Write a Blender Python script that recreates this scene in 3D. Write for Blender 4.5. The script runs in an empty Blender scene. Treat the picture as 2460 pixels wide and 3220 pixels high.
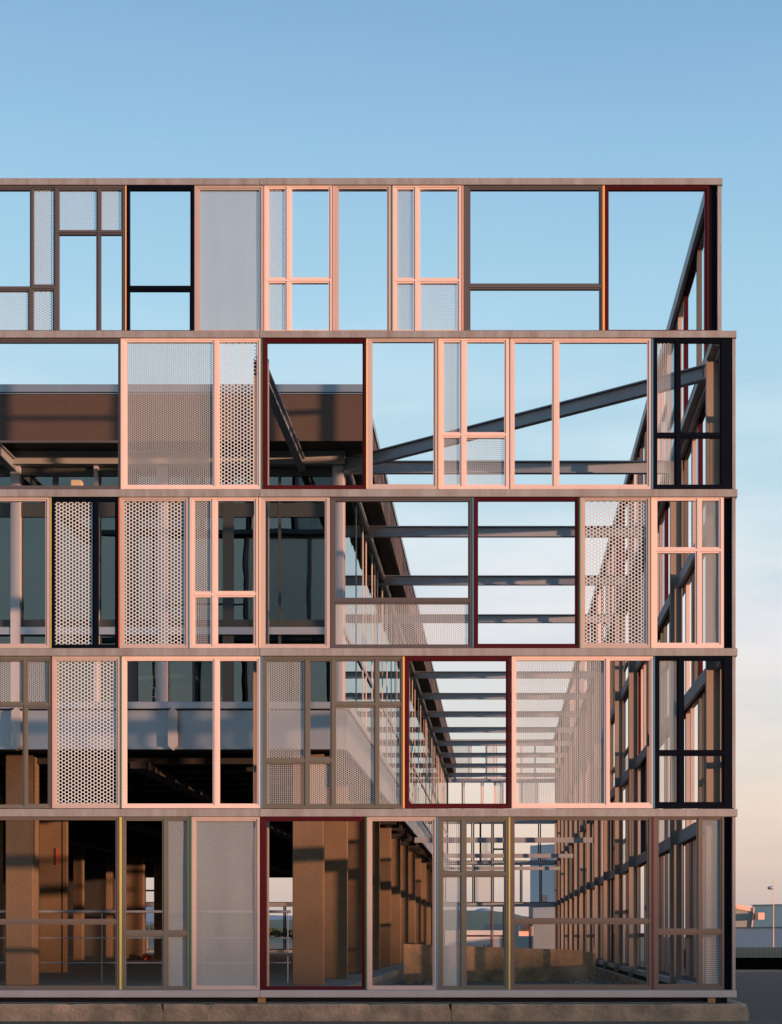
import bpy, math, random
from mathutils import Vector, Matrix
import numpy as np
random.seed(7)
C = bpy.context.scene.collection
scn = bpy.context.scene
F = 5656.0; HX = 1569.0; HY = 2945.0; EYE = 1.66; D0 = 35.35; PPM = 160.0

# ------------------------------------------------------------------ camera
cam = bpy.data.objects.new('camera', bpy.data.cameras.new('camera')); C.objects.link(cam)
cam.location = (0, 0, EYE); cam.rotation_euler = (math.radians(90), 0, 0)
cam.data.sensor_fit = 'HORIZONTAL'; cam.data.sensor_width = 36
cam.data.lens = 36 * F / 2460
cam.data.shift_x = -(HX - 1230) / 2460; cam.data.shift_y = (HY - 1610) / 2460
cam.data.clip_end = 20000; cam.data.clip_start = 0.1
scn.camera = cam
# ------------------------------------------------------------------ light
SUN_AZ, SUN_EL = math.radians(57), math.radians(2.2)     # azimuth from straight behind the camera towards the right
SUN_STRENGTH = 2.95
SKY_STRENGTH = 0.15
EXPOSURE = 1.2
sd = Vector((math.sin(SUN_AZ)*math.cos(SUN_EL), -math.cos(SUN_AZ)*math.cos(SUN_EL), math.sin(SUN_EL)))
world = bpy.data.worlds.new('World'); scn.world = world; world.use_nodes = True
nt = world.node_tree; N = nt.nodes; L = nt.links
for n in list(N): N.remove(n)
out = N.new('ShaderNodeOutputWorld'); bg = N.new('ShaderNodeBackground')
sky = N.new('ShaderNodeTexSky'); sky.sky_type = 'NISHITA'; sky.sun_disc = False
sky.sun_elevation = SUN_EL; sky.sun_rotation = math.pi - SUN_AZ
sky.altitude = 0; sky.air_density = 1.0; sky.dust_density = 1.5; sky.ozone_density = 1.0
bg.inputs['Strength'].default_value = SKY_STRENGTH
tc = N.new('ShaderNodeTexCoord'); mp = N.new('ShaderNodeMapping'); mp.inputs['Scale'].default_value = (2.2, 2.2, 9)
mp.inputs['Rotation'].default_value = (0.25, 0.12, 0)
L.new(tc.outputs['Generated'], mp.inputs['Vector'])
grad = N.new('ShaderNodeValToRGB'); sep = N.new('ShaderNodeSeparateXYZ'); L.new(tc.outputs['Generated'], sep.inputs[0]); L.new(sep.outputs['Z'], grad.inputs['Fac'])
GR = [(0.0, [0.2379, 0.206, 0.2092]), (0.043, [0.2766, 0.2453, 0.2324]), (0.096, [0.2862, 0.2791, 0.2806]), (0.165, [0.2729, 0.2998, 0.3392]), (0.2475, [0.2119, 0.2982, 0.353]), (0.325, [0.1619, 0.2752, 0.3561]), (0.397, [0.12, 0.2291, 0.3294]), (0.456, [0.0875, 0.179, 0.2933]), (1.0, [0.0525, 0.1289, 0.2493])]
for k, (p_, c_) in enumerate(GR):
    e_ = grad.color_ramp.elements[k] if k < 1 else (grad.color_ramp.elements.new(p_) if k < len(GR)-1 else grad.color_ramp.elements[len(GR)-1])
    e_.position = p_; e_.color = (*c_, 1)
g8 = N.new('ShaderNodeVectorMath'); g8.operation = 'SCALE'; g8.inputs['Scale'].default_value = 8; L.new(grad.outputs['Color'], g8.inputs[0])
air = N.new('ShaderNodeMixRGB'); air.inputs['Fac'].default_value = .75; L.new(sky.outputs['Color'], air.inputs['Color1']); L.new(g8.outputs['Vector'], air.inputs['Color2'])
cn = N.new('ShaderNodeTexNoise'); cn.inputs['Scale'].default_value = 2.2; cn.inputs['Detail'].default_value = 6; cn.inputs['Roughness'].default_value = 0.55
L.new(mp.outputs['Vector'], cn.inputs['Vector'])
cr = N.new('ShaderNodeMapRange'); cr.inputs['From Min'].default_value = 0.40; cr.inputs['From Max'].default_value = 0.68
cr.inputs['To Min'].default_value = 0; cr.inputs['To Max'].default_value = 0.9
band = N.new('ShaderNodeValToRGB'); L.new(sep.outputs['Z'], band.inputs['Fac'])
for k, (p_, v_) in enumerate([(0.0, .25), (.10, .6), (.20, 1), (.26, .9), (.34, .12), (1, .08)]):
    e_ = band.color_ramp.elements[0] if k == 0 else (band.color_ramp.elements[len(band.color_ramp.elements)-1] if k == 5 else band.color_ramp.elements.new(p_))
    e_.position = p_; e_.color = (v_, v_, v_, 1)
cm = N.new('ShaderNodeMath'); cm.operation = 'MULTIPLY'
L.new(cn.outputs['Fac'], cr.inputs['Value'])
mx = N.new('ShaderNodeMixRGB'); mx.blend_type = 'MIX'
L.new(cr.outputs['Result'], cm.inputs[0]); L.new(band.outputs['Color'], cm.inputs[1]); L.new(cm.outputs[0], mx.inputs['Fac']); L.new(air.outputs['Color'], mx.inputs['Color1'])
mul = N.new('ShaderNodeMixRGB'); mul.blend_type = 'MULTIPLY'; mul.inputs['Fac'].default_value = 1
L.new(air.outputs['Color'], mul.inputs['Color1']); mul.inputs['Color2'].default_value = (1.42, 1.20, 1.12, 1)
L.new(mul.outputs['Color'], mx.inputs['Color2'])
L.new(mx.outputs['Color'], bg.inputs['Color']); L.new(bg.outputs['Background'], out.inputs['Surface'])
sl = bpy.data.lights.new('sun', 'SUN'); sun = bpy.data.objects.new('sun', sl); C.objects.link(sun)
sl.energy = SUN_STRENGTH; sl.angle = math.radians(0.75); sl.color = (1.0, 0.50, 0.30)
sun.rotation_euler = (-sd).to_track_quat('-Z', 'Y').to_euler(); sun.location = (20, -10, 30)
vs = scn.view_settings; vs.view_transform = 'Standard'; vs.look = 'None'; vs.exposure = EXPOSURE; vs.gamma = 1; vs.use_curve_mapping = False
scn.cycles.max_bounces = 8; scn.cycles.diffuse_bounces = 3; scn.cycles.transparent_max_bounces = 12
scn.cycles.caustics_reflective = False; scn.cycles.caustics_refractive = False

# ------------------------------------------------------------------ materials
def mat(name, col, rough=0.5, metal=0.0, col2=None, scale=3.0, amt=0.5, bump=0.0, bscale=30.0, streak=False, ior=1.5, detail=6):
    m = bpy.data.materials.new(name); m.use_nodes = True
    t = m.node_tree; n = t.nodes; l = t.links; p = n['Principled BSDF']
    p.inputs['Base Color'].default_value = (*col, 1); p.inputs['Roughness'].default_value = rough
    p.inputs['Metallic'].default_value = metal; p.inputs['IOR'].default_value = ior
    if name in ('navy_black_paint', 'maroon_paint', 'black_gap'): p.inputs['Specular IOR Level'].default_value = .06
    g = n.new('ShaderNodeNewGeometry')
    v = n.new('ShaderNodeMapping'); l.new(g.outputs['Position'], v.inputs['Vector'])
    v.inputs['Scale'].default_value = (1, 1, 0.18) if streak else (1, 1, 1)
    if col2:
        a = n.new('ShaderNodeTexNoise'); a.inputs['Scale'].default_value = scale; a.inputs['Detail'].default_value = detail; a.inputs['Roughness'].default_value = 0.62
        l.new(v.outputs['Vector'], a.inputs['Vector'])
        r = n.new('ShaderNodeMapRange'); r.inputs['From Min'].default_value = 0.5 - amt/2*0.6; r.inputs['From Max'].default_value = 0.5 + amt/2*0.6
        l.new(a.outputs['Fac'], r.inputs['Value'])
        x = n.new('ShaderNodeMixRGB'); x.inputs['Color1'].default_value = (*col, 1); x.inputs['Color2'].default_value = (*col2, 1)
        l.new(r.outputs['Result'], x.inputs['Fac']); l.new(x.outputs['Color'], p.inputs['Base Color'])
        rr = n.new('ShaderNodeMapRange'); rr.inputs['To Min'].default_value = max(0, rough-0.08); rr.inputs['To Max'].default_value = min(1, rough+0.12)
        l.new(a.outputs['Fac'], rr.inputs['Value']); l.new(rr.outputs['Result'], p.inputs['Roughness'])
    if name.endswith('_paint') or name.endswith('_sheet') or 'aluminium' in name:
        oi = n.new('ShaderNodeObjectInfo'); hv = n.new('ShaderNodeHueSaturation'); vr = n.new('ShaderNodeMapRange')
        vr.inputs['To Min'].default_value = .90; vr.inputs['To Max'].default_value = 1.08; l.new(oi.outputs['Random'], vr.inputs['Value']); l.new(vr.outputs['Result'], hv.inputs['Value'])
        if col2: l.new(x.outputs['Color'], hv.inputs['Color'])
        else: hv.inputs['Color'].default_value = (*col, 1)
        l.new(hv.outputs['Color'], p.inputs['Base Color'])
    if bump:
        b = n.new('ShaderNodeTexNoise'); b.inputs['Scale'].default_value = bscale; b.inputs['Detail'].default_value = 5
        l.new(g.outputs['Position'], b.inputs['Vector'])
        bm_ = n.new('ShaderNodeBump'); bm_.inputs['Strength'].default_value = bump; bm_.inputs['Distance'].default_value = 0.03
        l.new(b.outputs['Fac'], bm_.inputs['Height']); l.new(bm_.outputs['Normal'], p.inputs['Normal'])
    return m
M = {}
M['S'] = mat('white_paint', (.70, .58, .54), .45, col2=(.62, .50, .46), scale=5, amt=1.3, streak=True)
M['D'] = mat('champagne_paint', (.47, .41, .39), .45, col2=(.40, .345, .325), scale=5, amt=1.3, streak=True)
M['G'] = mat('umber_grey_paint', (.082, .078, .084), .5, col2=(.070, .066, .070), scale=5, amt=1.3, streak=True)
M['O'] = mat('olive_grey_paint', (.125, .128, .108), .45, col2=(.10, .10, .085), scale=5, amt=1.3, streak=True)
M['B'] = mat('brown_grey_paint', (.13, .105, .09), .45, col2=(.105, .09, .075), scale=5, amt=1.3, streak=True)
M['N'] = mat('navy_black_paint', (.002, .004, .010), .55)
M['M'] = mat('maroon_paint', (.062, .009, .014), .5, col2=(.05, .008, .012), scale=5, amt=1.3, streak=True)
M['orange'] = mat('orange_edge', (.75, .40, .12), .5)
M['straw'] = mat('straw_edge', (.72, .55, .30), .5)
M['salmon'] = mat('salmon_edge', (.66, .40, .28), .5)
M['yellow'] = mat('yellow_edge', (.52, .46, .10), .5)
M['green'] = mat('green_edge', (.03, .13, .06), .5)
M['blue'] = mat('blue_edge', (.06, .22, .36), .5)
M['red'] = mat('red_edge', (.11, .012, .02), .5)
M['vermilion'] = mat('vermilion_edge', (.42, .10, .04), .5)
M['black'] = mat('black_gap', (.012, .012, .014), .8)
M['galv'] = mat('galvanised_steel', (.33, .36, .375), .55, .2, col2=(.21, .185, .165), scale=5, amt=.9, bump=.15, bscale=14, streak=True)
M['galvlight'] = mat('galvanised_sill', (.42, .43, .44), .5, .25, col2=(.32, .32, .32), scale=1.5, amt=1)
M['sheet'] = mat('perforated_aluminium', (.46, .53, .56), .5, .1, col2=(.38, .44, .46), scale=2.5, amt=1.2, streak=True)
M['sheetlarge'] = mat('large_hole_sheet', (.56, .64, .67), .5, .05)
M['sheetfine'] = mat('fine_perforated_aluminium', (.37, .45, .49), .5, .1, col2=(.29, .36, .39), scale=2.2, amt=1.2, streak=True)
M['column'] = mat('column_grey', (.26, .225, .19), .6, 0, col2=(.21, .18, .15), scale=1, amt=1)
M['eaves'] = mat('eaves_grey', (.34, .36, .36), .5, .2, col2=(.28, .30, .30), scale=1, amt=1)
M['steel'] = mat('grey_steel', (.28, .32, .36), .5, .1, col2=(.22, .25, .28), scale=2, amt=1, bump=.08, bscale=8)
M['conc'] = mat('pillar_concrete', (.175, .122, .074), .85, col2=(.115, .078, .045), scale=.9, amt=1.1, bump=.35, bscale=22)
M['wallconc'] = mat('weathered_concrete', (.46, .33, .20), .9, col2=(.15, .115, .075), scale=1.1, amt=.7, bump=.6, bscale=9)
M['plinth'] = mat('plinth_concrete', (.40, .30, .21), .9, col2=(.13, .115, .085), scale=1.7, amt=.6, bump=.8, bscale=18)
M['floor'] = mat('floor_concrete', (.20, .18, .155), .8, col2=(.13, .12, .10), scale=.8, amt=1, bump=.2)
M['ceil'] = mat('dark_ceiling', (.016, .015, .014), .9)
M['fascia'] = mat('brown_fascia', (.075, .050, .037), .75, col2=(.058, .039, .029), scale=5, amt=1.4, bump=.2, bscale=30)
M['coping'] = mat('grey_coping', (.24, .30, .36), .35, .5, col2=(.20, .25, .29), scale=1, amt=1)
M['soffit'] = mat('black_soffit', (.02, .02, .019), .8)
M['alu'] = mat('brushed_aluminium', (.34, .40, .46), .38, .5, col2=(.28, .33, .39), scale=.7, amt=1.2)
M['mull'] = mat('shaded_white_mullion', (.40, .42, .46), .5)  # white greyed to paint in the shade on the front posts
M['darkframe'] = mat('dark_window_frame', (.03, .038, .038), .5)
M['core'] = mat('core_wall', (.055, .05, .045), .9)
M['asphalt'] = mat('asphalt', (.165, .112, .078), .95, col2=(.080, .058, .043), scale=5, amt=1, bump=1.0, bscale=55, detail=12)
M['dirt'] = mat('courtyard_earth', (.13, .105, .08), .95, col2=(.08, .065, .05), scale=1.1, amt=.9, bump=1, bscale=9)
M['terrain'] = mat('dry_ground', (.12, .10, .07), .95, col2=(.07, .075, .045), scale=.02, amt=1)
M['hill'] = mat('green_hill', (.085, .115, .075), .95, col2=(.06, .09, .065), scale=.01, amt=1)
M['hillfar'] = mat('hazed_far_hill', (.20, .25, .30), .95)  # distance haze put into the colour as pale blue
M['whitewall'] = mat('white_render', (.55, .57, .60), .8, col2=(.42, .45, .49), scale=.3, amt=1)
M['hallwall'] = mat('hall_render', (.72, .72, .74), .8, col2=(.62, .62, .64), scale=.3, amt=1)
M['gablewall'] = mat('green_grey_render', (.26, .28, .25), .8, col2=(.22, .24, .22), scale=.3, amt=1)
M['towerwall'] = mat('tower_render', (.60, .60, .55), .8, col2=(.52, .53, .49), scale=.3, amt=1)
M['greywall'] = mat('grey_render', (.26, .28, .28), .8, col2=(.22, .24, .24), scale=.3, amt=1)
M['littrim'] = mat('sunlit_salmon_trim', (.75, .48, .38), .7)  # salmon imitates sunlit end faces and lit windows as colour
M['teal'] = mat('teal_roof_edge', (.05, .10, .12), .7)
M['wood'] = mat('wood_block', (.25, .14, .06), .8)
M['redpaint'] = mat('red_paint', (.45, .05, .03), .6)
M['redcloth'] = mat('red_cloth', (.12, .006, .01), .8)
M['leaf'] = mat('spiky_leaf', (.05, .07, .035), .7)
M['bush'] = mat('bush_leaf', (.045, .06, .03), .8, col2=(.07, .08, .04), scale=.8, amt=1)
M['lampwhite'] = mat('lamp_metal', (.35, .38, .42), .4, .4)
M['stone'] = mat('rubble_stone', (.28, .24, .20), .9, bump=.4)
M['kerb'] = mat('kerb_concrete', (.22, .24, .22), .9)
M['cream'] = mat('cream_box', (.5, .42, .30), .7)
# glass: tinted pane, see-through and mirror-like at a slant
g = bpy.data.materials.new('tinted_glass'); g.use_nodes = True; t = g.node_tree; n = t.nodes; l = t.links
for q in list(n): n.remove(q)
go = n.new('ShaderNodeOutputMaterial'); gm = n.new('ShaderNodeMixShader'); gt = n.new('ShaderNodeBsdfTransparent'); gg = n.new('ShaderNodeBsdfGlossy'); gf = n.new('ShaderNodeFresnel')
gt.inputs['Color'].default_value = (.34, .44, .43, 1); gg.inputs['Roughness'].default_value = 0.012; gg.inputs['Color'].default_value = (.80, .95, .97, 1)
gf.inputs['IOR'].default_value = 2.0
gn = n.new('ShaderNodeTexNoise'); gn.inputs['Scale'].default_value = .7; gb = n.new('ShaderNodeBump'); gb.inputs['Strength'].default_value = .05; gb.inputs['Distance'].default_value = .06
gp = n.new('ShaderNodeNewGeometry'); l.new(gp.outputs['Position'], gn.inputs['Vector']); l.new(gn.outputs['Fac'], gb.inputs['Height']); l.new(gb.outputs['Normal'], gg.inputs['Normal'])
l.new(gf.outputs['Fac'], gm.inputs['Fac']); l.new(gt.outputs[0], gm.inputs[1]); l.new(gg.outputs[0], gm.inputs[2]); l.new(gm.outputs[0], go.inputs['Surface'])
M['glass'] = g
M['mirrorglass'] = g.copy(); M['mirrorglass'].name = 'coated_glass'
M['mirrorglass'].node_tree.nodes['Fresnel'].inputs['IOR'].default_value = 3.4

# ------------------------------------------------------------------ helpers
def X(px, D=D0): return (px - HX) * D / F
def Z(py, D=D0): return EYE + (HY - py) * D / F
class MB:
    def __init__(s): s.v = []; s.f = []
    def quad(s, a, b, c, d):
        i = len(s.v); s.v += [a, b, c, d]; s.f.append((i, i+1, i+2, i+3)); return s
    def box(s, x0, x1, y0, y1, z0, z1):
        i = len(s.v)
        s.v += [(x0,y0,z0),(x1,y0,z0),(x1,y1,z0),(x0,y1,z0),(x0,y0,z1),(x1,y0,z1),(x1,y1,z1),(x0,y1,z1)]
        for q in ((0,3,2,1),(4,5,6,7),(0,1,5,4),(1,2,6,5),(2,3,7,6),(3,0,4,7)): s.f.append(tuple(i+k for k in q))
        return s
    def bar(s, a, b, w, h):     # box along a segment, h = vertical size
        a = Vector(a); b = Vector(b); d = (b-a).normalized(); u = Vector((0,0,1))
        if abs(d.z) > .95: u = Vector((0,1,0))
        r = d.cross(u).normalized(); u = r.cross(d).normalized(); i = len(s.v)
        for p in (a, b):
            for sx, sz in ((-1,-1),(1,-1),(1,1),(-1,1)): s.v.append(tuple(p + r*sx*w/2 + u*sz*h/2))
        for q in ((0,1,2,3),(7,6,5,4),(0,4,5,1),(1,5,6,2),(2,6,7,3),(3,7,4,0)): s.f.append(tuple(i+k for k in q))
        return s
    def tube(s, a, b, r0, r1=None, n=8):
        r1 = r0 if r1 is None else r1; a = Vector(a); b = Vector(b); d = (b-a).normalized()
        u = Vector((0,0,1)) if abs(d.z) < .9 else Vector((1,0,0)); p = d.cross(u).normalized(); q = d.cross(p); i = len(s.v)
        for c, r in ((a, r0), (b, r1)):
            for k in range(n):
                t = 2*math.pi*k/n; s.v.append(tuple(c + p*math.cos(t)*r + q*math.sin(t)*r))
        for k in range(n): s.f.append((i+k, i+(k+1)%n, i+n+(k+1)%n, i+n+k))
        s.f.append(tuple(i+k for k in range(n-1,-1,-1))); s.f.append(tuple(i+n+k for k in range(n)))
        return s
    def prism(s, pts, y0, y1):   # polygon in x,z pushed along y
        i = len(s.v); n = len(pts)
        s.v += [(x, y0, z) for x, z in pts] + [(x, y1, z) for x, z in pts]
        s.f.append(tuple(range(i, i+n))); s.f.append(tuple(range(i+2*n-1, i+n-1, -1)))
        for k in range(n): s.f.append((i+k, i+n+k, i+n+(k+1)%n, i+(k+1)%n))
        return s
    def mesh(s, name, m):
        me = bpy.data.meshes.new(name); me.from_pydata(s.v, [], s.f); me.materials.append(m); me.update(); return me
def link(name, me, parent=None, loc=(0,0,0), rot=None, **props):
    o = bpy.data.objects.new(name, me); C.objects.link(o); o.location = loc
    if rot: o.rotation_euler = rot
    if parent: o.parent = parent
    for k, v in props.items(): o[k] = v
    return o
def put(mb, name, m, parent=None, bevel=0, **props):
    o = link(name, mb.mesh(name, m if not isinstance(m, str) else M[m]), parent, **props)
    if bevel:
        b = o.modifiers.new('bevel', 'BEVEL'); b.width = bevel; b.segments = 2; b.limit_method = 'ANGLE'
    return o
def thing(name, label, cat, loc=(0,0,0), rz=0, group=None):
    o = bpy.data.objects.new(name, None); C.objects.link(o); o.location = loc; o.rotation_euler = (0,0,rz)
    o['label'] = label; o['category'] = cat
    if group: o['group'] = group
    return o

# perforated sheets with real holes; local x = along wall, z = up, in the plane y = 0
_sheets = {}
SPEC = {'L': (.0727, .81, 12), 'M': (.043, .84, 6), 'F': (.028, .80, 6), 'X': (.0235, .68, 6), 'Q': (.040, .80, 4), 'R': (.055, .84, 6)}
def sheet_mesh(w, h, kind):
    key = (round(w, 2), round(h, 2), kind)
    if key in _sheets: return _sheets[key]
    pitch, hole, nn = SPEC[kind]
    m = M['sheetfine'] if kind in 'XF' else M['sheetlarge'] if kind == 'L' else M['sheet']
    if kind == 'Q':
        nx = max(1, int(w/pitch)+1); nz = max(1, int(h/pitch)+1)
        cx, cz = np.meshgrid((np.arange(nx)+.5)*w/nx, (np.arange(nz)+.5)*h/nz); c = np.stack([cx.ravel(), cz.ravel()], 1)
        o = np.array([(-1,-1),(1,-1),(1,1),(-1,1)], float)*[w/nx/2, h/nz/2]; inn = o*hole
    else:
        px = pitch*.8660254; nx = int(w/px)+2; nz = int(h/pitch)+2
        i, j = np.meshgrid(np.arange(nx), np.arange(nz)); i = i.ravel(); j = j.ravel()
        c = np.stack([i*px, (j + .5*(i % 2))*pitch - pitch*.25], 1)
        a = np.arange(6)*math.pi/3; R = pitch/math.sqrt(3)
        o = np.stack([np.cos(a)*R, np.sin(a)*R], 1)
        if nn == 12:
            oo = np.empty((12, 2)); oo[0::2] = o; oo[1::2] = (o+np.roll(o, -1, 0))/2; o = oo
        aa = np.arange(nn)*2*math.pi/nn; inn = np.stack([np.cos(aa), np.sin(aa)], 1)*(pitch/2*hole)
        c += [px*.3, 0]
        keep = (c[:,0] < w+px*.4) & (c[:,1] < h+pitch*.4); c = c[keep]
    k = len(o); nc = len(c)
    ring = np.concatenate([o, inn])                       # 2k
    xy = (c[:, None, :] + ring[None]).reshape(-1, 2)
    xy[:, 0] = np.clip(xy[:, 0], 0, w); xy[:, 1] = np.clip(xy[:, 1], 0, h)
    co = np.zeros((len(xy), 3), np.float32); co[:, 0] = xy[:, 0]; co[:, 2] = xy[:, 1]
    co[:, 1] = .004*np.sin(xy[:, 0]*3.1+1)*np.sin(xy[:, 1]*2.3)
    a = np.arange(k); b = (a+1) % k
    fq = np.stack([a, b, b+k, a+k], 1)
    faces = (np.arange(nc)[:, None, None]*2*k + fq[None]).reshape(-1)
    me = bpy.data.meshes.new('perforated_sheet'); nf = nc*k
    me.vertices.add(len(co)); me.vertices.foreach_set('co', co.ravel())
    me.loops.add(nf*4); me.loops.foreach_set('vertex_index', faces.astype(np.int32))
    me.polygons.add(nf); me.polygons.foreach_set('loop_start', np.arange(nf, dtype=np.int32)*4)
    try: me.polygons.foreach_set('loop_total', np.full(nf, 4, np.int32))
    except Exception: pass
    me.materials.append(m); me.update(calc_edges=True); _sheets[key] = me
    return me

# window frame of the screen walls: local x along, y inwards, z up; origin lower left
DEP = .10; STEP = .016; BEAD = .034
_frames = {}
def frame_meshes(w, h, ops, colour, key=None):
    if key and key in _frames: return _frames[key]
    xs = {0, w}; zs = {0, h}
    for a, b, c, d, *_ in ops:
        xs |= {a, b, a-BEAD, b+BEAD}; zs |= {c, d, c-BEAD, d+BEAD}
    xs = sorted(round(x, 4) for x in xs if -1e-6 <= x <= w+1e-6); zs = sorted(round(z, 4) for z in zs if -1e-6 <= z <= h+1e-6)
    x_lo = min(o[0] for o in ops); x_hi = max(o[1] for o in ops); z_lo = min(o[2] for o in ops); z_hi = max(o[3] for o in ops)
    nx, nz = len(xs)-1, len(zs)-1; H = [[0]*nz for _ in range(nx)]; T = [[0]*nz for _ in range(nx)]
    for i in range(nx):
        for j in range(nz):
            cx, cz = (xs[i]+xs[i+1])/2, (zs[j]+zs[j+1])/2; hh = 0.0
            for a, b, c, d, *_ in ops:
                if a < cx < b and c < cz < d: hh = None; break
                if a-BEAD < cx < b+BEAD and c-BEAD < cz < d+BEAD: hh = STEP
            H[i][j] = hh
            T[i][j] = 0 if (cx < x_lo or cx > x_hi or cz < z_lo or cz > z_hi) else 1
    mbs = [MB(), MB()]
    for i in range(nx):
        for j in range(nz):
            hh = H[i][j]
            if hh is None: continue
            m = mbs[T[i][j]]; x0, x1, z0, z1 = xs[i], xs[i+1], zs[j], zs[j+1]
            m.quad((x0,hh,z0),(x1,hh,z0),(x1,hh,z1),(x0,hh,z1)); m.quad((x0,DEP,z1),(x1,DEP,z1),(x1,DEP,z0),(x0,DEP,z0))
            def nb(a, b): return H[a][b] if 0 <= a < nx and 0 <= b < nz else None
            for (a, b, p, q) in ((i-1,j,(x0,z1),(x0,z0)), (i+1,j,(x1,z0),(x1,z1)), (i,j-1,(x0,z0),(x1,z0)), (i,j+1,(x1,z1),(x0,z1))):
                o = nb(a, b)
                lim = DEP if o is None else o
                if lim > hh: m.quad((p[0],hh,p[1]),(p[0],lim,p[1]),(q[0],lim,q[1]),(q[0],hh,q[1]))
    res = (mbs[0].mesh('frame', M[colour]), mbs[1].mesh('mullion', M[colour]) if mbs[1].f else None)
    if key: _frames[key] = res
    return res
NAMES = {'S': 'white', 'D': 'champagne', 'G': 'dark umber grey', 'O': 'olive grey', 'B': 'brown grey', 'N': 'navy black', 'M': 'maroon'}
def panel(parent, x, z, w, h, ops, colour, dy=0, key=None, label=True):
    fm, mm = frame_meshes(w, h, ops, colour, key)
    f = link('window_frame', fm, parent, (x, dy, z))
    if label: f['label'] = NAMES[colour] + ' window frame'
    if mm: link('mullion', mm, f)
    for a, b, c, d, k in ops:
        if k: link('perforated_sheet', sheet_mesh(b-a+.03, d-c+.03, k), f, (a-.015, .055, c-.015))
    return f

# ------------------------------------------------------------------ ground and surroundings
def sheet_obj(name, pts, z, m, kind='structure'):
    me = bpy.data.meshes.new(name); me.from_pydata([(x, y, z) for x, y in pts], [], [tuple(range(len(pts)))]); me.materials.append(M[m])
    return link(name, me, kind=kind)
def slab_obj(name, pts, z0, z1, m, **pr):
    mb = MB(); n = len(pts); mb.v = [(x, y, z0) for x, y in pts] + [(x, y, z1) for x, y in pts]
    mb.f = [tuple(range(n-1, -1, -1)), tuple(range(n, 2*n))] + [(k, (k+1) % n, n+(k+1) % n, n+k) for k in range(n)]
    return put(mb, name, m, **pr)
sheet_obj('ground', [(-9000,-9000),(9000,-9000),(9000,9000),(-9000,9000)], -2.6, 'terrain')
slab_obj('car_park', [(-70,-60),(75,-60),(75,83),(10,83),(10,150),(-70,150)], -2.5, 0.0, 'asphalt', kind='structure')
slab_obj('courtyard', [(-3.6,36.6),(4.2,36.6),(4.2,135.5),(-3.6,135.5)], 0.002, 0.03, 'dirt', kind='structure')
kb = MB(); kb.box(10.1, 74.9, 83.0, 83.35, -2.5, .11); put(kb, 'kerb', 'kerb', kind='structure')
def ridge(name, D, prof, m, depth):      # profile: list of (px, py) outline seen at distance D
    mb = MB(); rng = random.Random(3); pts = []
    for (a, ya), (b, yb) in zip(prof[:-1], prof[1:]):
        k = max(2, int(abs(b-a)/12))
        for i in range(k):
            s = i/k; s2 = s*s*(3-2*s); pts.append((a+(b-a)*s, ya+(yb-ya)*s2 + rng.uniform(-.8, .8)))
    pts.append(prof[-1]); n = len(pts)
    for px, py in pts:
        x = X(px, D); z = Z(py, D)
        mb.v += [(x, D-depth*.55, -2.7), (x, D-depth*.22, -2.7+(z+2.7)*.62), (x, D, z), (x, D+depth, -2.7)]
    for i in range(n-1):
        for j in range(3): a = 4*i+j; mb.f.append((a, a+4, a+5, a+1))
    o = put(mb, name, m, kind='structure')
    for p in o.data.polygons: p.use_smooth = True
    return o
ridge('hill', 1500, [(300,2925),(600,2900),(1000,2890),(1250,2868),(1440,2862),(1560,2866),(1680,2884),(1800,2905),(2000,2930)], 'hill', 500)
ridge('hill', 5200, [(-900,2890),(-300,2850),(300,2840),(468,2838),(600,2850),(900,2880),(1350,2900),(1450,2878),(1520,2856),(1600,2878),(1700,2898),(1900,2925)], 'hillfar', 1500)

def shade_rise():  # unseen hill added behind the camera to dim sunlight on the lowest tier
    mb = MB(); r = random.Random(12); sx, sy = math.sin(SUN_AZ), -math.cos(SUN_AZ); px_, py_ = -sy, sx; n_ = 160; h = 0
    for i in range(n_+1):
        s = (i/n_-.5)*900; h = h*.72 + r.uniform(-.55, .55); top = SHADE_RISE + h + 1.2*math.sin(s*.021+1) - max(0, abs(s)-300)*.04
        for d, z in ((300, -2.7), (340, top), (352, top-.3), (420, -2.7)):
            mb.v.append((sx*d+px_*s, 36+sy*d+py_*s, z))
    for i in range(n_):
        for j in range(3): a = 4*i+j; mb.f.append((a, a+4, a+5, a+1))
    put(mb, 'hill', 'hill', kind='structure')
SHADE_RISE = 13.95
shade_rise()
def rbox(mb, cx, cy, w, d, z0, z1, ang):
    c, s = math.cos(ang), math.sin(ang); i = len(mb.v)
    P = [(cx+c*a-s*b, cy+s*a+c*b) for a, b in ((-w/2,-d/2),(w/2,-d/2),(w/2,d/2),(-w/2,d/2))]
    mb.v += [(x,y,z0) for x,y in P] + [(x,y,z1) for x,y in P]
    for q in ((0,3,2,1),(4,5,6,7),(0,1,5,4),(1,2,6,5),(2,3,7,6),(3,0,4,7)): mb.f.append(tuple(i+k for k in q))
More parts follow.
